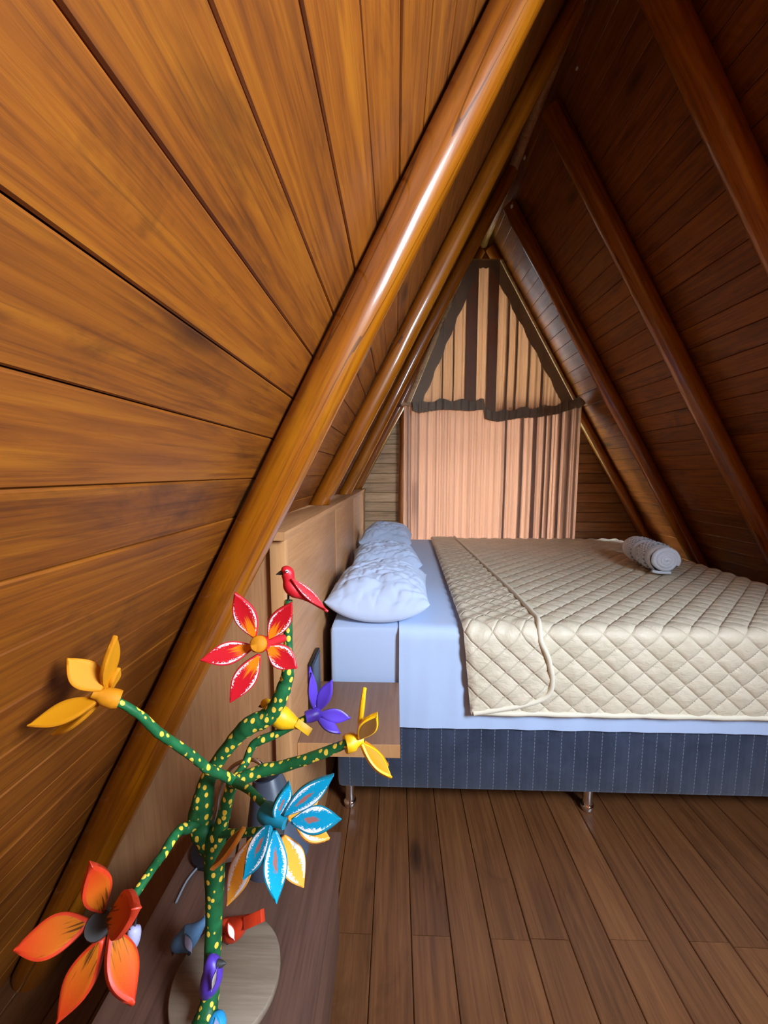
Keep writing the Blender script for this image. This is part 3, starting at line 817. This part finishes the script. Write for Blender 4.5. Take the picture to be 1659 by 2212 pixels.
# ------------------------------------------------------------------ headboard
XH = -.266; ZL = H - .140; HY0, HY1 = .886, 3.27
hb = thing('headboard', (XH - .1, 2.0, 0), 'long wood laminate headboard with ledge against the left slope', 'headboard')
seams = [HY0 + .03, 1.66, 2.38, HY1]
for a, b in zip(seams[:-1], seams[1:]):
    box('face_panel', XH - .018, XH, a + .002, b - .002, 0.002, ZL - .022, M_LAM_Y, hb, .001)
for s in seams[1:3]: box('seam_strip', XH - .016, XH + .0025, s - .006, s + .006, 0.002, ZL - .022, M_BAND, hb)
box('end_strip', XH - .036, XH + .001, HY0, HY0 + .03, 0.002, ZL - .022, M_BAND, hb, .001)
lx = xl(ZL - .02) + .012
box('ledge', lx, XH + .006, HY0 - .012, HY1, ZL - .020, ZL, M_LAM_Y, hb, .001)
box('ledge_end', XH - .03, XH + .0065, HY0 - .0145, HY0 - .0115, ZL - .020, ZL, M_BAND, hb)
prism('end_panel', [(xl(.01) + .006, .003), (XH - .037, .003), (XH - .037, ZL - .022), (xl(ZL - .022) + .006, ZL - .022)], HY0 + .012, HY0 + .028, M_LAM_Z, hb)
# floating bedside shelf
bs = thing('bedside_shelf', (-.12, 1.1, H - .75), 'square brown floating bedside shelf beside the bed corner', 'shelf')
ZS = H - .733
box('shelf_board', XH + .001, .014, .955, 1.262, ZS - .036, ZS, M_LAM_X, bs, .001)
box('front_band', XH + .001, .0145, .9525, .9555, ZS - .0362, ZS + .0002, M_BAND, bs)
# thin black panel on the headboard above the shelf
p0 = at(664, 1480, .99)
pn = thing('switch_panel', (XH, 1.0, ZS + .06), 'thin black panel standing on the shelf against the headboard', 'panel')
box('panel', XH + .002, XH + .016, 1.085, 1.20, ZS + .002, ZS + .155, M_BLACK, pn, .003)
box('panel_face', XH + .0155, XH + .018, 1.092, 1.193, ZS + .010, ZS + .147, M_SHADE, pn, .001)

# ------------------------------------------------------------------ low cabinet
ZC = H - .906; CX0, CX1, CY0, CY1 = -.50, -.135, -.25, .868
cb = thing('low_cabinet', (-.32, .3, 0), 'low dark wood cabinet carrying the painted tree', 'cabinet')
box('top', CX0, CX1, CY0, CY1, ZC - .024, ZC, M_CAB, cb, .0015)
box('body', CX0 + .01, CX1 - .03, CY0 + .01, CY1 - .004, .05, ZC - .025, M_CAB, cb, .001)
box('plinth', CX0 + .03, CX1 - .05, CY0 + .03, CY1 - .03, 0.002, .05, M_CAB, cb)
for a, b in ((CY0 + .012, .30), (.304, CY1 - .006)):
    box('door', CX1 - .029, CX1 - .008, a, b, .055, ZC - .030, M_CAB, cb, .001)

# gooseneck lamp at the far end of the cabinet
yl = .78
lp = thing('desk_lamp', at(470, 1830, yl), 'slate grey gooseneck desk lamp behind the turquoise flower', 'lamp')
bse = atz(462, 1836, ZC)
tube('base', [(bse.x, bse.y, ZC, .05), (bse.x, bse.y, ZC + .010, .05), (bse.x, bse.y, ZC + .016, .02)], M_BLACK, lp, 24, 1)
nk = [(bse.x, bse.y, ZC + .014)] + [tuple(at(*q)) for q in ((466, 1770, yl), (476, 1705, yl), (500, 1658, yl), (543, 1640, yl - .01), (570, 1656, yl - .02), (576, 1676, yl - .02))]
tube('neck', [(*p, .0048) for p in nk], M_CHROME, lp, 10, 5)
a_, b_ = at(577, 1674, yl - .02), at(600, 1846, yl - .05)
tube('shade', [(*a_, .001), (*(a_.lerp(b_, .001)), .030), (*(a_.lerp(b_, .12)), .036), (*(a_.lerp(b_, .5)), .052), (*b_, .068)], M_SHADE, lp, 28, 1)
c_ = a_ + (a_ - b_).normalized() * .001
tube('cap', [(*(c_ + (a_ - b_) * .001), .026), (*(c_ + (a_ - b_).normalized() * .012), .026), (*(c_ + (a_ - b_).normalized() * .016), .008)], M_BLACK, lp, 24, 1)
# card and cable on the cabinet
k = atz(515, 1840, ZC)
V, Fc = box_vf(-.03, .03, -.022, .022, 0, .012, .001)
cdp = thing('white_card', (k.x, k.y, ZC), 'small white box with a black stripe on the cabinet behind the tree', 'box')
MC = Matrix.Translation((k.x, k.y, ZC)) @ Matrix.Rotation(math.radians(14), 4, 'Z')
flat(mesh('card', V, Fc, M_CARD, cdp, M=MC))
V, Fc = box_vf(-.004, .001, -.018, .018, .0119, .0126)
flat(mesh('stripe', V, Fc, M_BLACK, cdp, M=MC))
cbp = [atz(452, 1842, ZC + .003), atz(432, 1868, ZC + .003), atz(404, 1902, ZC + .003), atz(380, 1950, ZC + .003)]
tag(tube('lamp_cable', [(*p, .0022) for p in cbp], M_GREY, None, 6, 4), 'thin grey cable lying on the cabinet left of the trunk', 'cable')

# ------------------------------------------------------------------ painted wooden tree
dc = Vector((-.298, .578, ZC))
tree = thing('painted_tree', dc, 'hand-painted wooden tree with green dotted trunk, bright flowers and birds on cabinet', 'sculpture')
tube('base_disc', [(dc.x, dc.y, ZC + .001, .090), (dc.x, dc.y, ZC + .003, .092), (dc.x, dc.y, ZC + .015, .092), (dc.x, dc.y, ZC + .017, .090)], M_DISC, tree, 48, 1)
def branch(name, pts, n=14, sub=5, wob=.16, seed=0, mat=None):
    P = []
    for px, py, y, r in pts:
        v = at(px, py, y); P.append((*v, pxm(r, (v - Vector((0, 0, H))).dot(FW))))
    return tube(name, P, mat or M_BARK, tree, n, sub, wob, seed=seed)
tb0 = atz(447, 2190, ZC + .016)
branch('trunk', [(441, 2212, .510, 28), (446, 2192, .517, 24), (453, 2160, .527, 19), (457, 2110, .538, 17), (460, 2050, .548, 17), (463, 1980, .557, 18), (464, 1910, .56, 19.5), (463, 1850, .56, 21), (466, 1815, .56, 21), (477, 1785, .56, 16), (486, 1750, .56, 13), (496, 1712, .56, 12), (504, 1686, .56, 13)], 18, 5, .14, 1)
branch('branch', [(461, 1850, .562, 16), (446, 1812, .565, 22), (433, 1772, .57, 26), (439, 1728, .57, 22), (447, 1690, .575, 17.5), (466, 1652, .58, 15), (490, 1618, .58, 15), (517, 1586, .58, 17), (542, 1566, .58, 20), (570, 1553, .585, 19), (592, 1533, .585, 18), (607, 1502, .585, 16.5), (618, 1472, .59, 15), (622, 1448, .59, 13), (623, 1411, .595, 11), (622, 1380, .60, 10), (623, 1297, .605, 9.5)], 18, 5, .14, 2)
branch('branch', [(428, 1772, .56, 14), (406, 1788, .55, 12), (390, 1792, .54, 10.5), (372, 1813, .52, 10), (354, 1843, .50, 9.5), (338, 1864, .48, 9.5), (318, 1893, .46, 9.5), (286, 1938, .435, 9.5), (232, 1985, .405, 9)], 12, 4, .12, 3)
branch('branch', [(508, 1690, .555, 11), (485, 1676, .54, 10), (451, 1662, .52, 10), (417, 1634, .505, 9.5), (378, 1607, .49, 9.5), (341, 1582, .475, 10), (311, 1552, .465, 9), (279, 1529, .455, 8.5), (246, 1512, .447, 8.5)], 12, 4, .12, 4)
branch('branch', [(500, 1694, .56, 12), (528, 1680, .57, 14), (569, 1664, .575, 13), (610, 1656, .575, 12), (671, 1637, .57, 11), (722, 1617, .565, 10), (752, 1604, .56, 9)], 14, 4, .12, 5)
branch('branch', [(504, 1688, .565, 11), (518, 1668, .58, 9), (530, 1648, .60, 8.5), (541, 1619, .61, 8.5), (556, 1602, .615, 9), (591, 1588, .62, 9), (629, 1569, .625, 8), (672, 1546, .63, 7.5)], 12, 4, .12, 6)
branch('branch', [(506, 1690, .55, 9), (534, 1703, .53, 8.5), (553, 1721, .51, 8), (580, 1746, .49, 8)], 10, 4, .1, 7)
branch('branch', [(474, 1800, .555, 9), (510, 1800, .545, 8), (560, 1795, .53, 8), (588, 1796, .52, 8)], 10, 3, .1, 8)

def petal(parent, bx, by, tx, ty, yb, yt, wpx, tilt, mat, edge=None, bend=.06, thick=.0065, blunt=0.0):
    P0, P1 = at(bx, by, yb), at(tx, ty, yt)
    ex = P1 - P0; L = ex.length
    view = (Vector((0, 0, H)) - (P0 + P1) * .5).normalized()
    nz = (view - ex.normalized() * view.dot(ex.normalized())).normalized()
    nz = Matrix.Rotation(math.radians(tilt), 3, ex.normalized()) @ nz
    wd = .9 * pxm(wpx, ((P0 + P1) * .5 - Vector((0, 0, H))).dot(FW)) / 2
    n, m_ = 16, 6
    V, Fc, idx = [], [], []
    def hw(t):
        tt = (t * .93 + .06) ** (1.12 - .25 * blunt)
        return max(.02, math.sin(math.pi * min(1, tt))) ** .92 * (1.06 - .34 * t ** 3)
    def layer(z, inset):
        for i in range(n + 1):
            t = i / n
            tx_ = inset * .5 + t * (L - inset)
            h = max(.0004, hw(t) * wd - inset * .8)
            for k in range(m_ + 1):
                yy = -h + 2 * h * k / m_
                cup = .25 * thick * (yy / wd) ** 2
                V.append((tx_, yy, z + cup - bend * L * ((t - .0) ** 2 - t) * -1.0))
    b = thick * .22
    layer(thick / 2, b * 1.6); layer(thick / 2 - b, 0); layer(-thick / 2 + b, 0); layer(-thick / 2, b * 1.6)
    S = (n + 1) * (m_ + 1); g = lambda l, i, k: l * S + i * (m_ + 1) + k
    for i in range(n):
        for k in range(m_):
            Fc.append([g(0, i, k), g(0, i + 1, k), g(0, i + 1, k + 1), g(0, i, k + 1)]); idx.append(0)
            Fc.append([g(3, i, k), g(3, i, k + 1), g(3, i + 1, k + 1), g(3, i + 1, k)]); idx.append(0)
    ring = lambda l: [g(l, 0, k) for k in range(m_ + 1)] + [g(l, i, m_) for i in range(1, n + 1)] + [g(l, n, k) for k in range(m_ - 1, -1, -1)] + [g(l, i, 0) for i in range(n - 1, 0, -1)]
    for l in range(3):
        a, c = ring(l), ring(l + 1)
        for i in range(len(a)):
            j = (i + 1) % len(a); Fc.append([a[i], a[j], c[j], c[i]]); idx.append(1)
    o = mesh('petal', V, Fc, None, parent, M=frame_m(P0, ex, nz), mats=[mat, edge or mat], idx=idx)
    return flat(o, 50)
def hub(name, pts, mat, n=18):
    P = []
    for px, py, y, r in pts:
        v = at(px, py, y); P.append((*v, pxm(r, (v - Vector((0, 0, H))).dot(FW))))
    return tube(name, P, mat, tree, n, 1)
def sub(name, parent, pts, mat, n=16, s=1, wob=0.0):
    P = []
    for px, py, y, r in pts:
        v = at(px, py, y); P.append((*v, pxm(r, (v - Vector((0, 0, H))).dot(FW))))
    return tube(name, P, mat, parent, n, s, wob)
# red flower facing the viewer
f = hub('flower', [(614, 1378, .592, 8), (590, 1386, .575, 10), (575, 1389, .560, 14), (562, 1391, .548, 19)], M_REDP); f['label'] = 'red flower with yellow heart and white speckled rims'
sub('flower_heart', f, [(560, 1391, .549, 18), (557.5, 1391.5, .537, 18), (557, 1391.5, .534, 15)], M_OCHRE, 20)
for q in ((551, 1376, 507, 1280, .550, .535, 52, -18), (581, 1379, 631, 1301, .556, .552, 50, 12), (577, 1396, 642, 1443, .556, .548, 54, 14), (560, 1414, 497, 1517, .550, .532, 54, -8), (547, 1397, 433, 1427, .550, .525, 52, 8)):
    petal(f, *q, MP_RED, M_REDP)
# yellow flower, far left, seen from behind
f = hub('flower', [(259, 1511, .449, 18), (250, 1510, .447, 20), (228, 1504, .443, 19), (214, 1500, .440, 12), (200, 1497, .437, 10)], M_OCHRE); f['label'] = 'yellow flower turned to the sloping boards'
for q in ((219, 1490, 144, 1422, .44, .425, 60, 8), (228, 1490, 249, 1373, .45, .44, 56, 62), (238, 1489, 256, 1442, .455, .462, 40, 74), (214, 1511, 60, 1569, .44, .415, 54, 22), (212, 1520, 114, 1588, .447, .446, 44, 58)):
    petal(f, *q, MP_YELD, M_OCHRE)
# flame orange flower, bottom left
f = hub('flower', [(234, 1984, .408, 14), (226, 1990, .402, 22), (213, 1998, .392, 27), (212, 1999, .388, 24)], M_DARKP); f['label'] = 'orange flower with black heart'
for q in ((220, 1965, 196, 1864, .395, .375, 58, 8), (192, 1993, 30, 2053, .39, .365, 76, 4), (222, 2024, 126, 2207, .388, .360, 68, 12), (241, 2010, 287, 2172, .392, .365, 70, -30), (238, 1984, 296, 1962, .398, .345, 84, -10)):
    petal(f, *q, MP_ORG, M_ORGP, thick=.010)
# violet flower by the shelf
f = hub('flower', [(660, 1550, .628, 12), (672, 1546, .632, 13.5), (684, 1541, .638, 14), (692, 1536, .642, 9)], M_PURP); f['label'] = 'violet flower in front of the bedside shelf'
for q in ((677, 1530, 672, 1453, .636, .64, 26, 38), (686, 1536, 717, 1468, .64, .65, 33, -10), (690, 1541, 758, 1551, .64, .65, 31, 16), (685, 1550, 735, 1585, .638, .63, 26, -26), (682, 1530, 668, 1440, .66, .70, 26, 50)):
    petal(f, *q, MP_PUR, M_PURP)
# yellow flower at the right, seen side-on
f = hub('flower', [(745, 1608, .562, 18), (748, 1607, .563, 19.5), (766, 1601, .567, 19), (771, 1600, .568, 13), (784, 1597, .571, 12)], M_YELP, 12); f['label'] = 'yellow flower over the edge of the bedside shelf'
petal(f, 775, 1588, 788, 1485, .57, .575, 40, 86, MP_YEL, M_YELE)
petal(f, 776, 1594, 815, 1541, .562, .553, 44, 30, M_BROWN, M_YELE, thick=.009)
petal(f, 780, 1607, 845, 1681, .562, .552, 36, -34, MP_YELD, M_YELE, thick=.009)
op = petal(f, 786, 1604, 838, 1656, .58, .59, 30, 60, MP_YEL, M_OCHRE, thick=.009)
for k in range(5):
    t0 = k / 5
    sub('signature', f, [(806 + 22 * t0, 1621 + 22 * t0, .5745, .7), (809 + 22 * t0, 1628 + 22 * t0, .5745, .7), (813 + 22 * t0, 1623 + 22 * t0, .5745, .7), (814 + 22 * t0, 1633 + 22 * t0, .5745, .6)], M_BLACK, 6, 3)
# turquoise flower
f = hub('flower', [(572, 1752, .492, 20), (578, 1757, .488, 22), (592, 1765, .480, 20), (604, 1773, .474, 13), (616, 1780, .470, 11)], M_TEALP); f['label'] = 'turquoise flower with white speckled rims'
for q in ((594, 1768, 625, 1690, .475, .468, 42, 42), (614, 1759, 721, 1673, .475, .478, 50, 28), (630, 1774, 737, 1769, .470, .462, 56, -12), (586, 1776, 527, 1899, .472, .450, 52, 24), (593, 1794, 597, 1951, .468, .440, 56, -6)):
    petal(f, *q, MP_TEAL, M_TEALE)
# apricot flower behind the turquoise one
f = hub('flower', [(575, 1796, .532, 11), (588, 1796, .526, 14), (604, 1798, .518, 13)], M_DARKP); f['label'] = 'apricot flower half hidden behind the turquoise one'
petal(f, 528, 1788, 457, 1880, .512, .50, 34, 58, M_BROWN, M_APRE, thick=.008)
petal(f, 545, 1812, 492, 1955, .508, .49, 56, 20, MP_APR, M_APRE)
petal(f, 611, 1806, 655, 1917, .512, .50, 58, -14, MP_APR, M_APRE)
petal(f, 640, 1784, 712, 1812, .516, .51, 46, -30, MP_APR, M_APRE)
petal(f, 622, 1770, 688, 1728, .53, .545, 46, 10, MP_APR, M_APRE)

# birds
def bird(spine, mat, label, beak=None, eye=None, wing=None, legs=(), tail=None, sx=.8, belly=None, wm=None):
    b = sub('bird', tree, spine, mat, 14, 4); b['label'] = label
    if beak: sub('beak', b, beak, M_DARKP, 8)
    if eye:
        sub('eye', b, [eye, (eye[0], eye[1], eye[2] - .0015, eye[3])], M_WHITEP, 12)
        sub('pupil', b, [(eye[0], eye[1], eye[2] - .0015, eye[3] * .55), (eye[0], eye[1], eye[2] - .003, eye[3] * .5)], M_BLACK, 10)
    if wing: petal(b, *wing, wm or mat, mat, thick=.004, bend=.02)
    for lg in legs: sub('leg', b, lg, M_BLACK, 6)
    if tail:
        a, c, yy, hw_, th = tail
        P0, P1 = at(*a, yy), at(*c, yy)
        V, Fc = box_vf(0, (P1 - P0).length, -pxm(hw_, yy), pxm(hw_, yy), -th / 2, th / 2, .001)
        vw = (Vector((0, 0, H)) - P0).normalized()
        flat(mesh('tail', V, Fc, mat, b, M=frame_m(P0, P1 - P0, vw)))
    return b
MB_RED = petal_mat('red_wing_paint', srgb(206, 30, 40), srgb(206, 30, 40), None, WHITE)
bird([(611, 1236, .605, 5), (615, 1234, .605, 12), (621, 1238, .605, 14), (624, 1252, .605, 13), (628, 1266, .605, 16), (638, 1277, .605, 15), (652, 1285, .605, 10), (670, 1296, .607, 6), (690, 1309, .609, 4.5), (708, 1321, .611, 3)], M_REDP, 'red bird on the tallest branch tip',
     [(613, 1236, .604, 7), (605, 1238, .603, 4.5), (596, 1241, .602, .6)], (620, 1234, .5945, 3.2), (630, 1250, 704, 1317, .594, .606, 22, -10), [[(623, 1284, .605, 2.5), (623, 1299, .605, 2.5)]], wm=MB_RED)
bird([(566, 1524, .615, 4), (571, 1521, .615, 11), (578, 1524, .617, 13), (590, 1536, .62, 19), (607, 1549, .622, 23), (622, 1556, .624, 19), (640, 1563, .626, 11), (652, 1568, .628, 9)], M_YELP, 'yellow bird peeking out behind the thick branch',
     [(568, 1523, .614, 6), (564, 1525, .613, 4), (558, 1527, .612, .6)], (578, 1524, .607, 3), None, [[(590, 1563, .62, 2.5), (590, 1588, .62, 2.5)]], ((640, 1560), (670, 1582), .622, 9, .010))
bird([(500, 2006, .618, 12), (492, 2000, .62, 16), (500, 2008, .618, 21), (512, 2004, .614, 19), (526, 1994, .612, 13), (540, 1986, .612, 9)], M_ORGP, 'orange red bird with white breast on the wooden disc',
     None, None, (492, 1993, 506, 2030, .598, .598, 14, 0), [[(492, 2026, .618, 4), (493, 2040, .624, 4)]], ((530, 1994), (568, 1977), .607, 12, .012), wm=M_WHITEP)
bird([(378, 2052, .60, 4), (382, 2040, .60, 14), (392, 2034, .60, 18), (405, 2026, .605, 23), (420, 2014, .61, 17), (436, 1996, .615, 9), (446, 1982, .62, 6)], M_BLUEP, 'grey blue bird on the wooden disc left of the trunk',
     [(378, 2044, .597, 7), (374, 2054, .595, 4), (372, 2066, .594, .6)], None, (400, 2018, 414, 2058, .59, .59, 16, 0), [[(407, 2046, .602, 3), (412, 2082, .604, 3)]], wm=M_LAVP)
bird([(452, 2064, .53, 5), (456, 2076, .525, 15), (460, 2096, .522, 20), (456, 2118, .52, 22), (448, 2136, .52, 17), (440, 2150, .522, 7)], M_PURP, 'violet bird in front of the foot of the trunk',
     [(470, 2082, .522, 8), (480, 2082, .522, 6), (489, 2081, .523, 1)], None, (470, 2090, 458, 2140, .502, .502, 12, 20), [[(446, 2140, .522, 3), (442, 2170, .543, 3)]], wm=M_WHITEP)
bird([(464, 2184, .52, 3), (466, 2194, .517, 14), (467, 2212, .508, 21), (466, 2226, .505, 18), (464, 2236, .502, 8)], M_SKYP, 'bright blue bird at the lowest edge of the tree', None, None, (466, 2196, 468, 2240, .472, .472, 18, 0), wm=M_LAVP)
bird([(290, 1998, .47, 5), (289, 2006, .468, 12), (290, 2022, .466, 13), (287, 2040, .466, 11), (284, 2054, .467, 5)], M_LAVP, 'pale lavender bird behind the orange flower', [(281, 2004, .465, 5), (276, 2008, .463, .6)], None, None, [[(291, 2010, .47, 2), (300, 1930, .455, 2)]])
